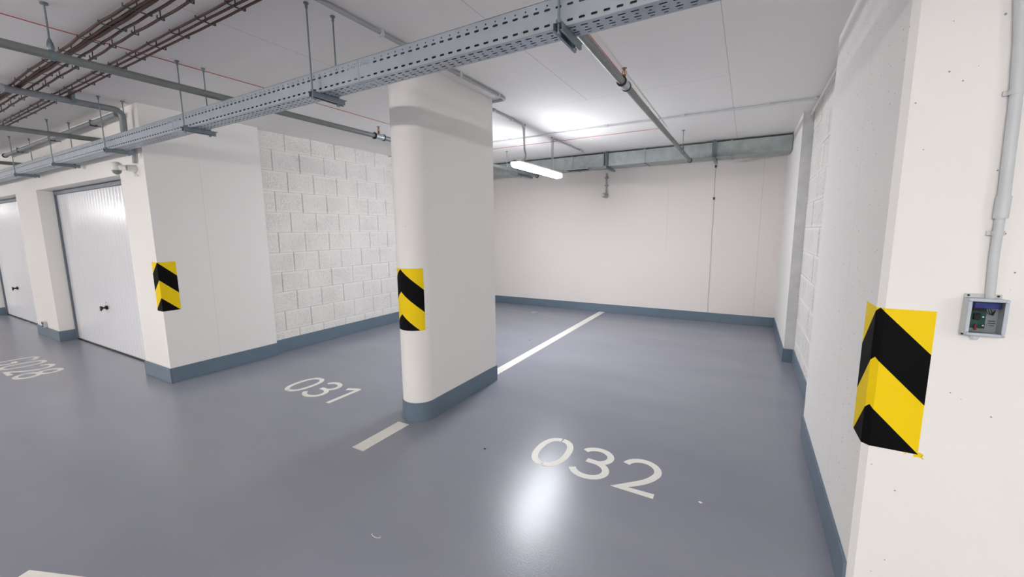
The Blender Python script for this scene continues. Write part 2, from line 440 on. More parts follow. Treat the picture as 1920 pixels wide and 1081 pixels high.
# ------------------------------------------------------------------ hazard markings: paint wrapped round each corner
def hazard(name_label, path, s_off, z0, z1, apex, slope_l, slope_r, smear=False):
    """path: list of (s, x, y, nx, ny) by arc length s, apex of the chevrons at s=0"""
    t = thing('hazard_marking', (path[len(path) // 2][1], path[len(path) // 2][2], z0), name_label, 'hazard marking')
    def at(s):
        for a, b in zip(path[:-1], path[1:]):
            if a[0] - 1e-9 <= s <= b[0] + 1e-9:
                k = (s - a[0]) / (b[0] - a[0]); return [a[i] * (1 - k) + b[i] * k for i in range(1, 5)]
        p = path[-1] if s > path[-1][0] else path[0]; return p[1:]
    smin, smax = path[0][0], path[-1][0]
    ss = sorted(set([p[0] for p in path] + [0] + [smin + (smax - smin) * i / 40 for i in range(41)]))
    def sheet(lo, hi, d, nm, mt):
        mb = MB(); vs = []; cols = []
        for s in ss:
            a, b = lo(s), hi(s)
            a = max(a, z0); b = min(b, z1)
            if b < a: b = a
            x, y, nx, ny = at(s)
            cols.append((a, b)); vs += [(x + nx * d, y + ny * d, a), (x + nx * d, y + ny * d, b)]
        n = len(ss)
        vs2 = []
        for (s, (a, b)) in zip(ss, cols):
            x, y, nx, ny = at(s); vs2 += [(x + nx * .0002, y + ny * .0002, a), (x + nx * .0002, y + ny * .0002, b)]
        fs = []
        for i in range(n - 1):
            if cols[i][1] - cols[i][0] < 1e-6 and cols[i + 1][1] - cols[i + 1][0] < 1e-6: continue
            fs.append((2 * i, 2 * i + 2, 2 * i + 3, 2 * i + 1))
            q = 2 * n + 2 * i
            fs.append((q, q + 2, 2 * i + 2, 2 * i)); fs.append((2 * i + 1, 2 * i + 3, q + 3, q + 1))
        if cols[-1][1] - cols[-1][0] > 1e-6: fs.append((2 * n - 2, 4 * n - 2, 4 * n - 1, 2 * n - 1))
        if cols[0][1] - cols[0][0] > 1e-6: fs.append((0, 1, 2 * n + 1, 2 * n))
        mb.add(vs + vs2, fs)
        return mb.build(nm, mt, t)
    sheet(lambda s: z0, lambda s: z1, .0009, 'yellow_field', M['yellow'])
    line = lambda a: (lambda s: a - (slope_r * s if s > 0 else -slope_l * s))
    sheet(line(apex[1]), line(apex[0]), .0016, 'black_chevron', M['blackpaint'])
    sheet(lambda s: z0, line(apex[2]), .0016, 'black_chevron', M['blackpaint'])
    if smear:
        x, y, nx, ny = at(smax)
        mb = MB(); rnd = random.Random(5); pts = []
        for i in range(22):
            a = i / 22 * 2 * math.pi; r = rnd.uniform(.6, 1.25)
            pts.append((x + .0 + math.cos(a) * .016 * r, y - .0005, z0 - .003 + math.sin(a) * .011 * r))
        mb.add(pts + [(x, y - .0008, z0 - .003)], [(i, (i + 1) % 22, 22) for i in range(22)])
        for i in range(9):
            cx = x + rnd.uniform(-.05, .02); cz = z0 - rnd.uniform(0, .02); q = rnd.uniform(.001, .0035)
            mb.add([(cx + math.cos(k * 1.2566) * q, y - .0006, cz + math.sin(k * 1.2566) * q) for k in range(5)], [tuple(range(5))])
        mb.build('paint_overspray', M['yellow'], t)
    return t
# left pillar corner (x=-5.31, y=1.88)
hazard('small black and yellow chevron marking on the left pillar corner beside the garage door',
       [(-.125, -5.435, 1.88, 0, -1), (-.001, -5.311, 1.88, -.0, -1), (0, -5.31, 1.88, .7, -.7), (.001, -5.31, 1.881, 1, 0), (.16, -5.31, 2.04, 1, 0)],
       0, .787, 1.307, (1.303, 1.118, .93), .95, .93)
# round column
path = []
r = .145; a0 = -100
for i in range(-20, 19):
    a = a0 + i * 88 / 20; s = math.radians(a - a0) * r
    path.append((s, -2.415 + r * math.cos(math.radians(a)), 2.59 + r * math.sin(math.radians(a)), math.cos(math.radians(a)), math.sin(math.radians(a))))
hazard('black and yellow chevron marking wrapped round the rounded front of the middle column', path, 0, .79, 1.303, (1.298, 1.112, .925), .9, .86)
# near pillar with chamfer
c = .021; h = c * math.sqrt(2) / 2
hazard('large black and yellow chevron marking on the near pillar at the right edge',
       [(-.165, .46, 2.077 + c + .15, -1, 0), (-h - .0005, .46, 2.077 + c + .0005, -1, 0), (-h, .46, 2.077 + c, -.924, -.383), (h, .46 + c, 2.077, -.383, -.924), (h + .0005, .46 + c + .0005, 2.077, 0, -1), (.165, .627, 2.077, 0, -1)],
       0, .722, 1.288, (1.29, 1.09, .892), 1.12, 1.02, smear=True)

# ------------------------------------------------------------------ floor paint
def ribbon(mb, pts, wd, z=.0012, closed=False):
    P = [Vector((p[0], p[1])) for p in pts]; n = len(P); L = []; Rr = []
    for i in range(n):
        a = P[i - 1] if (i or closed) else P[i]; b = P[(i + 1) % n] if (i < n - 1 or closed) else P[i]
        d1 = (P[i] - a); d2 = (b - P[i])
        d1 = d1.normalized() if d1.length > 1e-9 else d2.normalized(); d2 = d2.normalized() if d2.length > 1e-9 else d1
        t = (d1 + d2).normalized(); nn = Vector((-t.y, t.x)); k = min(1 / max(nn.dot(Vector((-d1.y, d1.x))), .3), 2.2)
        L.append(P[i] + nn * wd / 2 * k); Rr.append(P[i] - nn * wd / 2 * k)
    vs = [(p.x, p.y, z) for p in L] + [(p.x, p.y, z) for p in Rr] + [(p.x, p.y, 0.0001) for p in L] + [(p.x, p.y, 0.0001) for p in Rr]
    fs = []
    for i in range(n if closed else n - 1):
        j = (i + 1) % n
        fs += [(i, n + i, n + j, j), (2 * n + i, i, j, 2 * n + j), (n + i, 3 * n + i, 3 * n + j, n + j)]
    if not closed:
        fs += [(0, 2 * n, 3 * n, n), (n - 1, 2 * n - 1, 4 * n - 1, 3 * n - 1)]
    mb.add(vs, fs)

def el(cx, cy, rx, ry, a0, a1, n=18):
    return [(cx + rx * math.cos(math.radians(a0 + (a1 - a0) * i / n)), cy + ry * math.sin(math.radians(a0 + (a1 - a0) * i / n))) for i in range(n + 1)]
def sup(cx, cy, rx, ry, a0, a1, n=40, p=.86):
    o = []
    for i in range(n + 1):
        a = math.radians(a0 + (a1 - a0) * i / n); c_, s_ = math.cos(a), math.sin(a)
        o.append((cx + rx * math.copysign(abs(c_) ** p, c_), cy + ry * math.copysign(abs(s_) ** p, s_)))
    return o
# glyph centre lines in a cell 0.21 wide and 0.36 high (stroke 0.042 added around)
def glyph(ch, W=.21, H=.355):
    if ch == '0':
        return [sup(W / 2, H / 2, W / 2, H / 2, 91.5, 268.5), sup(W / 2, H / 2, W / 2, H / 2, -88, 88)]
    if ch == '3':
        up = el(W * .47, H * .755, W * .46, H * .245, 158, -75, 20)
        lo = el(W * .48, H * .265, W * .52, H * .265, 78, -160, 22)
        return [up, lo, [(W * .26, H * .535), (W * .66, H * .522)]]
    if ch == '2':
        return [el(W * .5, H * .70, W * .5, H * .30, 165, -22, 22) + [(W * .87, H * .46), (W * .72, H * .33), (W * .5, H * .2), (W * .12, -.001), (W * 1.1, -.001)]]
    if ch == '1':
        return [[(W * .66, -.02), (W * .66, H + .0)], [(W * .08, H - .06), (W * .66 + .006, H - .003)]]
    if ch == '8':
        return [el(W * .5, H * .755, W * .42, H * .245, 0, 360, 30), el(W * .5, H * .255, W * .5, H * .255, 0, 360, 30)]
    if ch == 'G':
        return [sup(W / 2, H / 2, W / 2, H / 2, 42, 345, 40), [(W * .52, H * .44), (W * 1.0, H * .44)], [(W * .97, H * .46), (W * .97, H * .2)]]
def bay_number(text, x, y, pitch, label, W=.216, H=.36, st=.047):
    t = thing('bay_number', (x + pitch * len(text) / 2, y + .2, 0), label, 'bay number')
    for i, ch in enumerate(text):
        mb = MB()
        for k, pl in enumerate(glyph(ch, W, H)):
            closed = len(pl) > 6 and (Vector(pl[0]) - Vector(pl[-1])).length < 1e-4
            if closed: pl = pl[:-1]
            ribbon(mb, [(x + i * pitch + .022 + px, y + .022 + py) for px, py in pl], st, z=.0012 + k * .00012, closed=closed)
        mb.build('painted_digit' if ch.isdigit() else 'painted_letter', M['line'], t)
bay_number('032', -1.272, 2.38, .307, 'white painted number 032 on the floor of the right-hand bay')
bay_number('031', -4.13, 2.345, .3, 'white painted number 031 on the floor left of the rounded column')
bay_number('G028', -8.19, 1.07, .32, 'white painted G028 on the floor before the garage door')

def floor_line(name, x0, x1, y0, y1, label, rot=None):
    mb = MB()
    pts = [(x0, y0), (x1, y0), (x1, y1), (x0, y1)] if rot is None else rot
    mb.prism(pts, .0001, .0012)
    return tag(mb.build(name, M['line']), label, 'parking line')
floor_line('parking_line', -2.46, -2.345, 3.635, 7.785, 'long white bay line on the floor behind the rounded column')
floor_line('parking_line', -2.486, -2.368, 1.912, 2.39, 'short white bay line on the floor in front of the rounded column')
dx, dy = Vector((.273, .109)).normalized()
p = Vector((-2.915, .384)); u = Vector((dx, dy)); v = Vector((dy, -dx))
floor_line('parking_line', 0, 0, 0, 0, 'white painted corner cut by the bottom left edge of the photo',
           rot=[tuple(p + v * .6), tuple(p + v * .6 + u * .6), tuple(p + u * .6), tuple(p)])

# ------------------------------------------------------------------ cable tray
def perf(mb, f, u0, u1, v0, v1, holes, pitch):
    """strip u0..u1 by v0..v1; holes: list of (v_lo, v_hi, half_u, half_v, phase) bands in ascending v"""
    bands = []; v = v0
    for (a, b, hu, hv, ph) in holes:
        if a > v + 1e-6: bands.append((v, a, None))
        bands.append((a, b, (hu, hv, ph))); v = b
    if v < v1 - 1e-6: bands.append((v, v1, None))
    for a, b, h in bands:
        if h is None: mb.add([f(u0, a), f(u1, a), f(u1, b), f(u0, b)], [(0, 1, 2, 3)]); continue
        hu, hv, ph = h; n = max(1, int(round((u1 - u0) / pitch))); pw = (u1 - u0) / n
        vc = (a + b) / 2; k = min(hu, hv) * .6
        for i in range(n):
            ua = u0 + i * pw; ub = ua + pw; uc = ua + pw * (.5 + ph)
            inn = [(uc - hu + k, vc - hv), (uc + hu - k, vc - hv), (uc + hu, vc - hv + k), (uc + hu, vc + hv - k), (uc + hu - k, vc + hv), (uc - hu + k, vc + hv), (uc - hu, vc + hv - k), (uc - hu, vc - hv + k)]
            out = [(ua, a), (ub, a), (ub, b), (ua, b)]
            vs = [f(*p) for p in out + inn]
            mb.add(vs, [(0, 1, 5, 4), (1, 6, 5), (1, 2, 7, 6), (2, 8, 7), (2, 3, 9, 8), (3, 10, 9), (3, 0, 11, 10), (0, 4, 11)])
TY0, TY1, TZ0, TZ1 = 1.652, 1.765, 2.408, 2.52
def cable_tray():
    t = thing('cable_tray', (-2.2, 1.7, TZ0), 'perforated galvanised cable tray crossing the whole bay front under the ceiling', 'cable tray')
    seams = [-16.3, -13.3, -10.3, -7.15, -4.05, -1.885, 1.2, 2.9]
    for a, b in zip(seams[:-1], seams[1:]):
        a += .001; b -= .001; mb = MB()
        side = [(TZ0 + .010, TZ0 + .026, .013, .0046, 0), (TZ1 - .043, TZ1 - .027, .013, .0046, 0), None]
        side[2] = (TZ1 - .024, TZ1 - .012, .0035, .0038, 0)
        perf(mb, lambda u, v: (u, TY0, v), a, b, TZ0, TZ1, side, .05)
        perf(mb, lambda u, v: (u, TY1, v), a, b, TZ0, TZ1, side, .05)
        W = TY1 - TY0
        bot = [(TY0 + .018, TY0 + .034, .015, .0045, 0), (TY0 + .044, TY0 + .058, .006, .0048, 0), (TY0 + .066, TY0 + .08, .014, .004, 0), (TY0 + .088, TY0 + .100, .009, .003, 0)]
        perf(mb, lambda u, v: (u, v, TZ0), a, b, TY0, TY1, bot, .05)
        mb.add([(a, TY0, TZ1), (b, TY0, TZ1), (b, TY0 + .012, TZ1 + .001), (a, TY0 + .012, TZ1 + .001)], [(0, 1, 2, 3)])
        mb.add([(a, TY1, TZ1), (b, TY1, TZ1), (b, TY1 - .012, TZ1 + .001), (a, TY1 - .012, TZ1 + .001)], [(0, 1, 2, 3)])
        o = mb.build('tray_section', M['galv'], t)
        md = o.modifiers.new('thick', 'SOLIDIFY'); md.thickness = .0012; md.offset = 0
    lid = MB()
    for a, b in zip(seams[:-1], seams[1:]): lid.box(a + .002, b - .002, TY0 - .0015, TY1 + .0015, TZ1 + .0016, TZ1 + .003)
    lid.build('tray_lid', M['galv'], t)
    for x in seams[1:-1]:
        mb = MB(); mb.box(x - .09, x + .09, TY0 + .002, TY0 + .0035, TZ0 + .02, TZ1 - .012); mb.box(x - .09, x + .09, TY0 + .02, TY1 - .02, TZ0 + .0008, TZ0 + .002)
        j = mb.build('joint_plate', M['galv'], t)
        for dxx in (-.05, .05):
            MB().tube([(x + dxx, TY0 + .002, TZ1 - .03), (x + dxx, TY0 - .006, TZ1 - .03)], .005, 8).build('bolt', M['chrome'], j)
cable_tray()
for yy, rr, lab in ((1.676, .019, 'added black cable darkening the tray slots, along its front side'), (1.709, .013, 'thin added black cable darkening the slots in the middle of the tray'), (1.742, .018, 'added black cable darkening the tray slots, along its back side')):
    tag(MB().tube([(XL + 8, yy, TZ0 + rr + .002), (2.85, yy, TZ0 + rr + .002)], rr, 10).build('added_dark_cable', M['black']), lab, 'cable', 'black cables added in the tray to darken its slots')  # invented dark cables, added inside so the tray slots read dark

def tray_hanger():
    x, y = 0.0, 1.7
    t = thing('tray_hanger', (x, y, TZ0 - .02), '', 'hanger')
    y0, y1 = TY0 - .03, TY1 + .0
    # C channel under the tray, open to its sides, notched end sticking out behind
    mb = MB(); z1 = TZ0 - .001
    ya, yb = TY0 - .022 - .022, TY1 + .075
    mb.box(x - .02, x + .02, ya, yb, z1 - .0025, z1)
    mb.box(x - .02, x - .0175, ya, yb, z1 - .03, z1)
    mb.box(x + .0175, x + .02, ya, yb - .015, z1 - .03, z1)
    mb.box(x - .0175, x - .010, ya, yb, z1 - .03, z1 - .0275); mb.box(x + .010, x + .0175, ya, yb - .015, z1 - .03, z1 - .0275)
    mb.build('channel_bar', M['galv_dark'], t)
    for yy in (1.618, 1.79):
        rod = MB().tube([(x, yy, CZ - .012), (x, yy, TZ0 - .035)], .0045, 8).build('threaded_rod', M['galv_dark'], t)
        MB().tube([(x, yy, CZ - .0005), (x, yy, CZ - .008)], .014, 10).tube([(x, yy, CZ - .008), (x, yy, CZ - .03)], .008, 6).build('ceiling_anchor', M['galv_dark'], rod)
        MB().tube([(x, yy, TZ0 + .0005), (x, yy, TZ0 + .011)], .011, 6).build('nut', M['galv_dark'], rod); MB().tube([(x, yy, TZ0 - .034), (x, yy, TZ0 - .043)], .010, 6).build('nut', M['galv_dark'], rod)
    return t
th = tray_hanger()
labs = {-.70: 'tray hanger on the near right, beside the upper end of the long pipe',
        -2.24: 'tray hanger left of the rounded column, both rods fully in view',
        -3.79: 'tray hanger above the left pillar with two thin rods',
        -5.36: 'tray hanger just left of the left pillar, near the ceiling pipe elbow',
        -6.90: 'tray hanger above the nearer garage door, between the elbow and the left edge',
        -8.46: 'farthest tray hanger, closest to the left edge of the photo'}
first = True
for x, lab in labs.items():
    o = th if first else copy_tree(th)
    first = False
    o.location.x = x; o['label'] = lab; o['group'] = 'threaded rod hangers along the cable tray'

# ------------------------------------------------------------------ sprinkler pipes
PZ = 2.605
def sprinkler(x, y, z, parent):
    h = MB(); h.tube([(x, y, z + .02), (x, y, z + .055)], .011, 8)
    h.tube([(x - .011, y, z + .05), (x - .013, y, z + .075), (x, y, z + .095)], .0025, 6); h.tube([(x + .011, y, z + .05), (x + .013, y, z + .075), (x, y, z + .095)], .0025, 6)
    h.tube([(x, y, z + .06), (x, y, z + .09)], .0035, 6); h.tube([(x, y, z + .095), (x, y, z + .098)], .018, 12)
    return h.build('sprinkler_head', M['brass'], parent)
def pipe_run(label, x0, y0, x1, y1, r=.024, hangers=(), heads=(), end=True, z=PZ):
    t = thing('sprinkler_pipe', (x0, (y0 + y1) / 2, z), label, 'pipe', 'galvanised sprinkler pipes under the ceiling')
    P = lambda y: x0 + (x1 - x0) * (y - y0) / (y1 - y0)
    MB().tube([(x0, y0, z), (x1, y1, z)], r, 16).build('pipe', M['pipe'], t)
    for y in heads:
        x = P(y)
        k = MB(); k.tube([(x, y - .06, z), (x, y + .06, z)], r + .007, 14); k.build('coupling', M['galv'], t)
        for yy in (y - .065, y + .058): MB().tube([(x, yy, z), (x, yy + .012, z)], r + .011, 14).build('coupling_ring', M['black'], t)
        sprinkler(x, y, z + .004, t)
    for y in hangers:
        x = P(y)
        hg = MB().tube([(x, y, CZ - .001), (x, y, z + r + .05)], .0045, 8); hg.tube([(x, y, CZ - .0005), (x, y, CZ - .01)], .018, 8)
        hh = hg.build('hanger_rod', M['galv_dark'], t)
        c_ = MB(); c_.tube([(x, y, z + r + .065), (x, y, z + r + .045), (x, y, z + r + .02), (x, y, z + r)], [.006, .013, .017, .012], 10)
        c_.tube([(x, y - .012, z), (x, y + .012, z)], r + .004, 16)
        c_.build('pipe_clamp', M['galv_dark'], hh)
    if end:
        c_ = MB(); c_.tube([(x1, y1 - .06, z), (x1, y1, z)], r + .006, 14); c_.tube([(x1, y1 - .028, z), (x1, y1 - .012, z)], r + .012, 14, mi=1)
        c_.build('end_cap', [M['pipe'], M['black']], t)
    return t
pipe_run('long galvanised sprinkler pipe above bay 032 ending before the air duct', -.815, -2.5, -.815, 6.82, hangers=(6.0, .4), heads=(3.03,))
pipe_run('galvanised sprinkler pipe above bay 031, passing behind the cable tray at left', -3.48, -2.5, -3.50, 7.14, hangers=(.88, 6.0), heads=(3.28,))
pipe_run('galvanised pipe running to the tray above the nearer garage door', -6.33, -2.5, -6.14, 1.87, hangers=(-.6,), end=False)
pipe_run('farthest galvanised pipe, meeting the tray at the left edge', -9.05, -2.5, -9.14, 1.87, hangers=(-.6,), end=False)

# grey pipe with elbow dropping at the garage wall, and the run along that wall
t = thing('elbow_pipe', (-5.28, 1.0, 2.8), 'thick grey pipe turning down with an elbow beside the left pillar', 'pipe')
pp = [(-5.3, -2.5, 2.80)] + [tuple(q) for q in bend((-5.3, -2.5, 2.8), (-5.425, 1.80, 2.80), (-5.45, 1.80, 2.3), .07, 8)] + [(-5.44, 1.80, 2.545)]
MB().tube([(-5.3, -2.5, 2.80), (-5.39, .6, 2.8)] + pp[1:], .028, 14).build('pipe', M['greypipe'], t)
MB().tube([(-5.402, 1.0, 2.8), (-5.4035, 1.05, 2.8)], .033, 14).build('sleeve', M['conduit'], t)
for y in (-1.5, .3, 1.45): MB().box(-5.44 + (0 if y > 0 else .06), -5.36 + (0 if y > 0 else .06), y - .012, y + .012, 2.775, CZ - .0005).build('pipe_clamp', M['galv_dark'], t)
t = thing('wall_pipe', (-7.5, 1.8, 2.785), 'dark grey pipe running along the top of the garage wall to the left', 'pipe')
MB().tube([(-5.56, 1.8, 2.785), (-9.75, 1.8, 2.785)], .026, 14).build('pipe', M['greypipe'], t)
for x in (-6.2, -7.6, -9.0): MB().box(x - .012, x + .012, 1.77, 1.8795, 2.755, 2.76).box(x - .012, x + .012, 1.77, 1.83, 2.755, 2.815).build('pipe_clamp', M['galv_dark'], t)
MB().tube([(-9.75, 1.8, 2.785), (-9.80, 1.8, 2.785)], .032, 14).build('end_cap', M['black'], t)

# ------------------------------------------------------------------ brown cables on the ceiling
def cable(label, y, x0, x1, sp, ph, r, z, sag, group, wob=0):
    pts = []; n = int((x1 - x0) / .06); rnd = random.Random(int(y * 1000))
    w1 = rnd.uniform(0, 6)
    for i in range(n + 1):
        x = x0 + (x1 - x0) * i / n; k = ((x - ph) / sp) % 1.0
        pts.append((x, y + wob * math.sin(x * 5.1 + w1) , z - sag * math.sin(math.pi * k) ** 2 * (1 + .3 * math.sin(x * 2.3 + w1))))
    o = MB().tube(pts, r, 8).build('ceiling_cable', M['cable'])
    return tag(o, label, 'cable', group)
G1 = 'three brown cables of the narrow run'; G2 = 'brown cables of the wide run'
for y, nm in ((1.350, 'brown ceiling cable of the narrow three-cable run, farthest from the cable tray'), (1.389, 'middle brown ceiling cable of the narrow three-cable run'), (1.428, 'brown ceiling cable of the narrow three-cable run, nearest the cable tray')):
    cable(nm, y, -13, 3, .325, -2.529, .0065, 2.842, .0012, G1, .0015)
for y, nm, r, wb in ((1.085, 'outermost wavy brown cable of the wide run, farthest from the cable tray', .008, .006),
                 (1.120, 'second brown cable of the wide run, beside the thick pair', .0075, .004),
                 (1.140, 'thick brown cable in the middle of the wide run, touching its neighbour', .011, .003),
                 (1.188, 'fourth brown cable of the wide run, at the end of the long clips', .007, .003),
                 (1.240, 'separate brown cable of the wide run, on its own short clips nearest the tray', .007, .004)):
    cable(nm, y, -13, 3, .355, -3.04, r, 2.838, .0035, G2, wb * .8)
def clips(name, label, group, y0, y1, sp, ph, far, near, z0=2.856):
    src = None; k = 0
    xs = []
    x = ph
    while x < near: x += sp
    while x > far:
        if x < near: xs.append(x)
        x -= sp
    for x in xs:
        if src is None:
            mb = MB(); mb.box(-.006, .006, y0 - .012, y1 + .012, -.026, -.023); mb.box(-.006, .006, y0 - .014, y0 - .011, -.026, -.008)
            mb.box(-.006, .006, y1 + .011, y1 + .014, -.026, -.008); mb.box(-.0025, .0025, (y0 + y1) / 2 - .0025, (y0 + y1) / 2 + .0025, -.023, .0235)
            o = mb.build(name, M['clip']); src = o
        else:
            o = src.copy(); sc.collection.objects.link(o)
        o.location = (x, 0, z0); tag(o, label, 'cable clip', group)
clips('cable_clip', 'dark metal clip across the narrow run of three brown ceiling cables', 'clips of the narrow cable run', 1.350, 1.428, .325, -2.529, -7.8, -2.3)
clips('cable_clip', 'long dark metal clip across the wide run of brown ceiling cables', 'long clips of the wide cable run', 1.085, 1.188, .355, -3.04, -6.7, -2.6)
clips('cable_clip', 'short dark clip holding the single outer cable of the wide run', 'short clips of the wide cable run', 1.238, 1.246, .355, -3.04, -6.7, -2.6)

# red line cable
z = CZ - .012
p1 = [(-3.80, -2.5, z), (-3.83, 1.0, z), (-3.80, 2.2, z)] + [tuple(q) for q in bend((-3.8, 2.2, z), (-3.80, 5.69, z), (-1.0, 5.69, z), .05, 4)]
p1 += [tuple(q) for q in bend((-3.8, 5.69, z), (-1.005, 5.69, z), (-1.0, -2.5, z), .04, 4)] + [(-.985, 3.2, z), (-.985, -2.5, z)]
t = thing('heat_detection_cable', (-2.4, 5.69, z), 'thin red cable running in a loop across the ceiling', 'cable')
MB().tube(p1, .0028, 6).build('red_cable', M['red'], t)
mb = MB()
for y in (.3, 1.4, 2.5, 3.6, 4.7): mb.box(-1.012, -.992, y - .006, y + .006, z - .004, CZ - .0005)
for y in (4.0, 5.0): mb.box(-3.81, -3.79, y - .006, y + .006, z - .004, CZ - .0005)
mb.build('cable_saddle', M['conduit'], t)

# ------------------------------------------------------------------ conduits on the ceiling
def conduit(name, label, pts, r, clips_=(), m='conduit', cat='conduit'):
    t = thing(name, pts[len(pts) // 2], label, cat)
    MB().tube(pts, r, 10).build('tube', M[m], t)
    for (x, y, ax) in clips_:
        hx, hy = (.012, r + .006) if ax == 'x' else (r + .006, .012)
        MB().box(x - hx, x + hx, y - hy, y + hy, CZ - 2 * r - .008, CZ - .0004).build('clip', M['conduit_light'], t)
    return t
zc = CZ - .018
conduit('ceiling_conduit', 'grey conduit on the ceiling running from the cable tray to the back of the column',
        [(-2.115, -2.5, zc), (-2.125, 2.2, zc)] + [tuple(q) for q in bend((-2.125, 2.2, zc), (-2.13, 3.64, zc), (-2.30, 3.64, zc), .04, 5)] + [(-2.42, 3.64, zc)], .014,
        [(-2.12, 1.0, 'y'), (-2.125, 2.06, 'y'), (-2.128, 2.9, 'y'), (-2.13, 3.5, 'y')])
conduit('ceiling_conduit', 'short grey conduit bending down from behind the column to the lit lamp',
        [(-2.42, 3.66, zc)] + [tuple(q) for q in bend((-2.42, 3.7, zc), (-2.44, 4.60, zc), (-2.44, 4.60, 2.5), .07, 6)] + [(-2.44, 4.62, 2.58), (-2.425, 4.62, 2.52), (-2.43, 4.62, 2.455)], .012,
        [(-2.425, 3.9, 'y'), (-2.435, 4.3, 'y')])
conduit('ceiling_conduit', 'short grey conduit bending up from the far end of the lamp towards the air duct',
        [(-2.44, 5.47, 2.455)] + [tuple(q) for q in bend((-2.44, 5.47, 2.46), (-2.44, 5.47, zc), (-2.44, 6.0, zc), .06, 6)] + [(-2.42, 6.62, zc)], .010,
        [(-2.43, 6.1, 'y'), (-2.42, 6.5, 'y')])
conduit('ceiling_conduit', 'long thin conduit crossing the ceiling behind the lamp to the right wall',
        [(-5.37, 5.24, zc), (-3.3, 5.24, zc), (-1.7, 5.20, zc), (.55, 5.22, zc)], .010,
        [(-3.0, 5.24, 'x'), (-2.3, 5.215, 'x'), (-1.6, 5.2, 'x'), (-.72, 5.21, 'x'), (.1, 5.215, 'x'), (.5, 5.22, 'x')], 'conduit_light')
t = thing('corner_conduit', (.54, 4.8, 2.84), 'thin white pipe along the top of the right-hand block wall', 'conduit')
MB().tube([(.535, 3.74, 2.845), (.535, 5.77, 2.84)], .012, 10).build('tube', M['white_plastic'], t)

# ------------------------------------------------------------------ lamps
def luminaire(label, ematerial, cx, cy, along, L, z, group=None):
    t = thing('strip_lamp', (cx, cy, z), label, 'lamp', group)
    def tr(u, v, w_): return (cx + (v if along == 'y' else u), cy + (u if along == 'y' else v), w_)
    def loft(prof, ends, name, m_, smooth=True):
        mb = MB(); n = len(prof); vs = []
        stations = [(-L / 2, .55), (-L / 2 + .012, .85), (-L / 2 + .035, 1), (L / 2 - .035, 1), (L / 2 - .012, .85), (L / 2, .55)]
        for u, k in stations:
            for (a, b) in prof: vs.append(tr(u, a * k, b if False else z + .045 + (b - z - .045) * (k * .5 + .5)))
        fs = []
        for i in range(len(stations) - 1):
            for j in range(n):
                q = (i * n + j, i * n + (j + 1) % n, (i + 1) * n + (j + 1) % n, (i + 1) * n + j)
                fs.append(q)
        fs.append(tuple(range(n))); fs.append(tuple(range((len(stations) - 1) * n, len(stations) * n)))
        mb.add(vs, fs, smooth)
        return mb.build(name, m_, t)
    # diffuser: rounded trough below; housing: shallow lid on top
    dif = [(-.058, z + .062), (-.062, z + .05), (-.062, z + .035), (-.052, z + .012), (-.03, z), (.03, z), (.052, z + .012), (.062, z + .035), (.062, z + .05), (.058, z + .062)]
    hou = [(-.060, z + .0625), (.060, z + .0625), (.05, z + .08), (.03, z + .092), (-.03, z + .092), (-.05, z + .08)]
    loft(dif, 0, 'diffuser', ematerial)
    loft(hou, 0, 'housing', M['housing'])
    for u in (-L * .3, L * .3):
        p_ = tr(u, 0, 0)
        rod = MB().tube([(p_[0], p_[1], z + .085), (p_[0], p_[1], CZ - .001)], .0035, 6).tube([(p_[0], p_[1], CZ - .008), (p_[0], p_[1], CZ - .0005)], .014, 8)
        rod.build('hanging_rod', M['galv_dark'], t)
    for u in (-.45, -.15, .15, .45):
        for v in (-.066, .066):
            q = tr(u * L, v, z + .05)
            MB().box(q[0] - .006, q[0] + .006, q[1] - .006, q[1] + .006, z + .05, z + .08).build('latch', M['chrome'], t)
    return t
luminaire('lit white strip lamp hanging behind the rounded column', M['bay_light'], -2.455, 5.06, 'y', 1.34, 2.345)
for x in (-19.5, -12.5, -5.8, .3, 5.2):
    luminaire('lit strip lamp over the aisle behind the camera', M['aisle_light'], x, -2.4, 'x', 1.34, 2.36, 'strip lamps over the aisle')

# ------------------------------------------------------------------ air duct
t = thing('air_duct', (-2.4, 7.0, 2.64), 'rectangular galvanised air duct along the top of the back wall', 'air duct')
DY0, DY1, DZ0, DZ1 = 6.92, 7.32, 2.645, 2.852
mb = MB()
segs = [-5.37, -3.95, -2.72, -1.5, -.28, .455]
def ductx(a, b):
    return MB().box(a, b, DY0, DY1, DZ0, DZ1)
for a, b in zip(segs[:-1], segs[1:]):
    d = ductx(a + .001, b - .001)
    bevel(d.build('duct_section', M['duct'], t), .004)
for x in segs[1:-1]:
    MB().box(x - .012, x + .012, DY0 - .008, DY1 + .008, DZ0 - .008, DZ0 - .0005).box(x - .012, x + .012, DY0 - .008, DY0 - .0005, DZ0 - .008, DZ1 + .008).build('joint_flange', M['duct'], t)
def duct_hanger(x):
    r_ = MB(); r_.box(x - .03, x - .026, DY0 - .05, DY0 - .012, DZ0 + .005, CZ - .02); r_.box(x + .026, x + .03, DY0 - .05, DY0 - .012, DZ0 + .005, CZ - .02)
    r_.box(x - .03, x + .03, DY0 - .016, DY0 - .012, DZ0 + .005, CZ - .02)
    r_.tube([(x, DY0 - .04, CZ - .0005), (x, DY0 - .04, DZ0 - .05)], .005, 6)
    h = r_.build('hanger_channel', M['galv_dark'], t)
    MB().box(x - .02, x + .02, DY0 - .06, DY1 + .08, DZ0 - .04, DZ0 - .0085).build('cross_bar', M['galv_dark'], h)
for x in (-3.75, -2.12, -.50): duct_hanger(x)
g_ = MB().box(-2.86, -2.44, DY0 - .012, DY0 + .2, DZ0 - .014, DZ0 - .001)
gr = g_.build('air_grille', M['galv'], t)
mb = MB()
for i in range(6): mb.box(-2.84, -2.46, DY0 + i * .031, DY0 + .013 + i * .031, DZ0 - .0165, DZ0 - .0145)
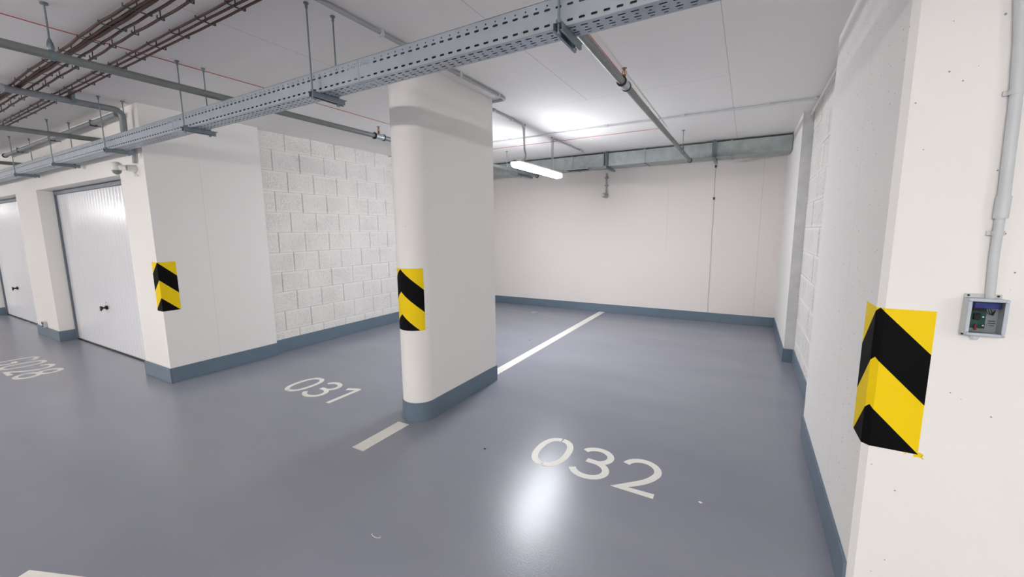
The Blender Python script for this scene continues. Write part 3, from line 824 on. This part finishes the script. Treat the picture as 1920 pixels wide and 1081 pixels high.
mb.build('grille_slot', M['black'], gr)

# grey drop pipe with round fitting on the back wall, and the thin cable beside
t = thing('wall_sensor', (-2.37, 7.74, 2.22), 'small round grey fitting at the end of a short pipe on the back wall', 'sensor')
MB().tube([(-2.37, 7.775, DZ0), (-2.37, 7.775, 2.36)] + [tuple(q) for q in bend((-2.37, 7.775, 2.4), (-2.37, 7.775, 2.27), (-2.39, 7.64, 2.23), .05, 6)], .014, 10).build('drop_pipe', M['conduit'], t)
MB().tube([(-2.37, 7.785, 2.235), (-2.385, 7.70, 2.235), (-2.395, 7.66, 2.235)], [.045, .045, .035], 18).build('sensor_head', M['conduit'], t)
MB().tube([(-2.395, 7.66, 2.235), (-2.41, 7.61, 2.235)], [.028, .022], 14).build('sensor_cap', M['white_plastic'], t)
for z_ in (2.42, 2.56): MB().box(-2.40, -2.34, 7.75, 7.7995, z_ - .012, z_ + .012).build('clip', M['conduit'], t)
t = thing('wall_cable', (-.53, 7.79, 1.5), 'thin vertical line of cable down the back wall of bay 032', 'cable')
rnd = random.Random(2)
MB().tube([(-.53 + rnd.uniform(-.003, .003), 7.7935, SK + (DZ0 + .1 - SK) * i / 24) for i in range(25)], .0035, 6).build('cable', M['conduit_light'], t)
for z_ in (2.1, 2.62): MB().box(-.545, -.515, 7.784, 7.7995, z_ - .02, z_ + .02).build('clip', M['clip'], t)

# ------------------------------------------------------------------ security camera on the garage wall
t = thing('security_camera', (-5.55, 1.8, 2.25), 'small white dome camera on the wall right of the garage door', 'camera')
MB().tube([(-5.50, 1.8795, 2.262), (-5.50, 1.80, 2.262)], [.034, .03], 16).build('wall_bracket', M['white_plastic'], t)
MB().tube([(-5.49, 1.80, 2.262), (-5.525, 1.76, 2.262), (-5.555, 1.745, 2.262)], [.026, .028, .03], 16).build('arm', M['white_plastic'], t)
MB().tube([(-5.555, 1.74, 2.315), (-5.555, 1.74, 2.30), (-5.555, 1.74, 2.25), (-5.555, 1.74, 2.235)], [.026, .044, .047, .043], 20).build('camera_body', M['white_plastic'], t)
dome = MB(); dome.tube([(-5.555, 1.74, 2.2345 - .042 * math.sin(k * math.pi / 12)) for k in range(7)], [max(.038 * math.cos(k * math.pi / 12), .002) for k in range(7)], 20)
dome.build('dome_cover', M['smoked'], t)
MB().tube([(-5.47, 1.83, 2.25), (-5.44, 1.84, 2.21), (-5.43, 1.86, 2.18)], .008, 8).build('cable_tail', M['white_plastic'], t)
t = thing('camera_conduit', (-5.43, 1.85, 2.35), 'dark grey conduit dropping from the tray to the dome camera', 'conduit')
MB().tube([(-5.43, 1.855, 2.56), (-5.455, 1.855, 2.31)], .017, 12).build('tube', M['conduit'], t)

# wall socket low on the garage pier
t = thing('wall_socket', (-9.55, 1.87, .2), 'tiny grey socket box low on the pier between the garage doors', 'socket')
bevel(MB().box(-9.62, -9.50, 1.842, 1.8795, .158, .25).build('socket_box', M['plastic'], t), .005)
MB().box(-9.60, -9.52, 1.836, 1.8415, .205, .242).build('socket_flap', M['clip'], t)
MB().tube([(-9.56, 1.842, .18), (-9.56, 1.834, .18)], .014, 12).build('socket_plug', M['black'], t)

# ------------------------------------------------------------------ control box and its conduit on the near pillar
t = thing('control_box', (.733, 2.05, 1.22), 'clear-lidded junction box with a green circuit board on the near pillar', 'junction box')
x0, x1, z0, z1 = .690, .784, 1.222, 1.348
yb, yf = 2.0765, 2.032
mb = MB(); mb.box(x0, x1, yb - .005, yb, z0, z1)
for a in ((x0, x0 + .004, z0, z1), (x1 - .004, x1, z0, z1)): mb.box(a[0], a[1], yf, yb - .005, a[2], a[3])
for a in ((z0, z0 + .004), (z1 - .004, z1)): mb.box(x0 + .004, x1 - .004, yf, yb - .005, a[0], a[1])
body = mb.build('back_box', M['plastic'], t)
for xx in (x0 + .004, x1 - .026):
    bevel(MB().box(xx - .004, xx + .024, yb - .006, yb, z0 - .012, z0).build('mounting_ear', M['plastic'], t), .002)
bevel(MB().box(x0, x1, yb - .006, yb, z1, z1 + .014).build('mounting_flange', M['plastic'], t), .002)
for xx, zz in ((x0 + .01, z1 + .008), (x1 - .012, z0 - .006), (x0 + .008, z0 - .007), (x1 - .01, z1 + .008)):
    MB().tube([(xx, yb - .0062, zz), (xx, yb - .0072, zz)], .0038, 12).build('screw_hole', M['black'], t)
lid = MB()
lx0, lx1, lz0, lz1 = x0 - .003, x1 + .003, z0 - .003, z1 + .003
fw = .011
lid.box(lx0, lx1, yf - .010, yf - .0005, lz0, lz0 + fw).box(lx0, lx1, yf - .010, yf - .0005, lz1 - fw, lz1)
lid.box(lx0, lx0 + fw, yf - .010, yf - .0005, lz0 + fw, lz1 - fw).box(lx1 - fw, lx1, yf - .010, yf - .0005, lz0 + fw, lz1 - fw)
lidf = bevel(lid.build('lid_frame', mat('lid_translucent', srgb(188, 196, 206), .25, coat=.4), t), .003)
MB().box(lx0 + fw, lx1 - fw, yf - .008, yf - .005, lz0 + fw, lz1 - fw).build('lid_window', M['clear'], lidf)
for xx in (lx0 + .007, lx1 - .007):
    for zz in (lz0 + .007, lz1 - .007): MB().tube([(xx, yf - .010, zz), (xx, yf - .0125, zz)], .0034, 10).build('lid_screw', M['chrome'], lidf)
pcb = MB().box(x0 + .010, x0 + .058, yb - .014, yb - .011, z0 + .018, z1 - .010).build('circuit_board', M['pcb'], t)
MB().box(x0 + .022, x1 - .008, yb - .030, yb - .0145, z1 - .034, z1 - .014).build('terminal_block', M['blue'], pcb)
MB().box(x0 + .026, x0 + .042, yb - .024, yb - .0145, z0 + .05, z0 + .072).build('chip', M['black'], pcb); MB().box(x0 + .014, x0 + .05, yb - .020, yb - .0145, z1 - .046, z1 - .037).build('chip', M['black'], pcb)
for xx, zz in ((x0 + .016, z0 + .024), (x0 + .052, z0 + .03), (x0 + .016, z0 + .062), (x0 + .018, z1 - .02), (x0 + .05, z0 + .06)):
    MB().tube([(xx, yb - .0142, zz), (xx, yb - .019, zz)], .0028, 8).build('solder_point', M['chrome'], pcb)
MB().box(x0 + .031, x0 + .036, yb - .022, yb - .0145, z0 + .012, z0 + .034).build('red_connector', M['red'], pcb)
for k in range(3):
    MB().tube([(x0 + .05 + k * .007, yb - .02, z1 - .034), (x0 + .058 + k * .006, yb - .026, z1 - .052 - k * .003), (x0 + .066 + k * .003, yb - .022, z1 - .056), (x0 + .078, yb - .018, z1 - .04)], .0012, 6).build('wire', M['black'], t)
MB().box(x1 - .026, x1 - .008, yb - .0055, yb - .0051, z0 + .036, z0 + .039).box(x1 - .026, x1 - .008, yb - .0055, yb - .0051, z0 + .044, z0 + .047).box(x1 - .024, x1 - .01, yb - .0055, yb - .0051, z0 + .028, z0 + .03).build('printed_mark', M['clip'], body)
MB().tube([(x0 + .035, 2.054, z0 - .0005), (x0 + .035, 2.054, z0 - .014), (x0 + .035, 2.054, z0 - .022)], [.011, .011, .008], 14).build('cable_gland', M['conduit_light'], t)

t = thing('wall_conduit', (.745, 2.06, 1.36), 'light grey conduit rising from the junction box up the near pillar', 'conduit')
MB().tube([(.752, 2.0655, 1.349), (.746, 2.063, 1.5), (.746, 2.062, 1.64)], .0125, 16).build('tube', M['conduit_light'], t)
MB().tube([(.746, 2.061, 1.625), (.7465, 2.060, 1.70)], .0185, 16).build('sleeve', M['conduit_light'], t)
MB().tube([(.7465, 2.060, 1.69), (.739, 2.060, 2.02), (.728, 2.060, 2.2), (.712, 2.060, 2.36), (.70, 2.06, 2.6), (.69, 2.06, CZ - .001)], .0155, 16).build('tube', M['conduit_light'], t)
for x_, z_, r_ in ((.745, 1.575, .0125), (.7375, 2.035, .0155)):
    c_ = MB(); c_.tube([(x_, 2.061, z_ - .008), (x_, 2.061, z_ + .008)], r_ + .003, 14); c_.box(x_ - r_ - .012, x_ + r_ + .008, 2.066, 2.0765, z_ - .008, z_ + .008)
    bevel(c_.build('conduit_clip', M['conduit_light'], t), .0015)

# ------------------------------------------------------------------ small litter on the floor
def crumb(label, x, y, s, m_, seed):
    rnd = random.Random(seed); mb = MB(); n = 9
    bot = [(x + math.cos(k * 2 * math.pi / n) * s * rnd.uniform(.5, 1.2), y + math.sin(k * 2 * math.pi / n) * s * rnd.uniform(.4, 1), .0004) for k in range(n)]
    top = [(x + (b[0] - x) * .6, y + (b[1] - y) * .6, s * rnd.uniform(.25, .5)) for b in bot]
    mb.add(bot + top, [(k, (k + 1) % n, n + (k + 1) % n, n + k) for k in range(n)] + [tuple(range(n, 2 * n))])
    tag(mb.build('litter_crumb', m_), label, 'litter')
crumb('dark crumb on the floor between the column and number 032', -1.597, 2.372, .012, M['black'], 1)
crumb('pale crumb on the floor right of number 032', -.148, 2.481, .011, M['line'], 2)
crumb('dark crumb on the floor of bay 031 far behind the column', -2.701, 5.245, .014, M['black'], 4)
mb = MB().tube([(-1.62 + .03 * math.cos(a / 4), 1.358 + .012 * math.sin(a / 4), .002) for a in range(-12, 3)], .0015, 6)
tag(mb.build('litter_fibre', M['line']), 'tiny pale curved fibre on the foreground floor', 'litter')
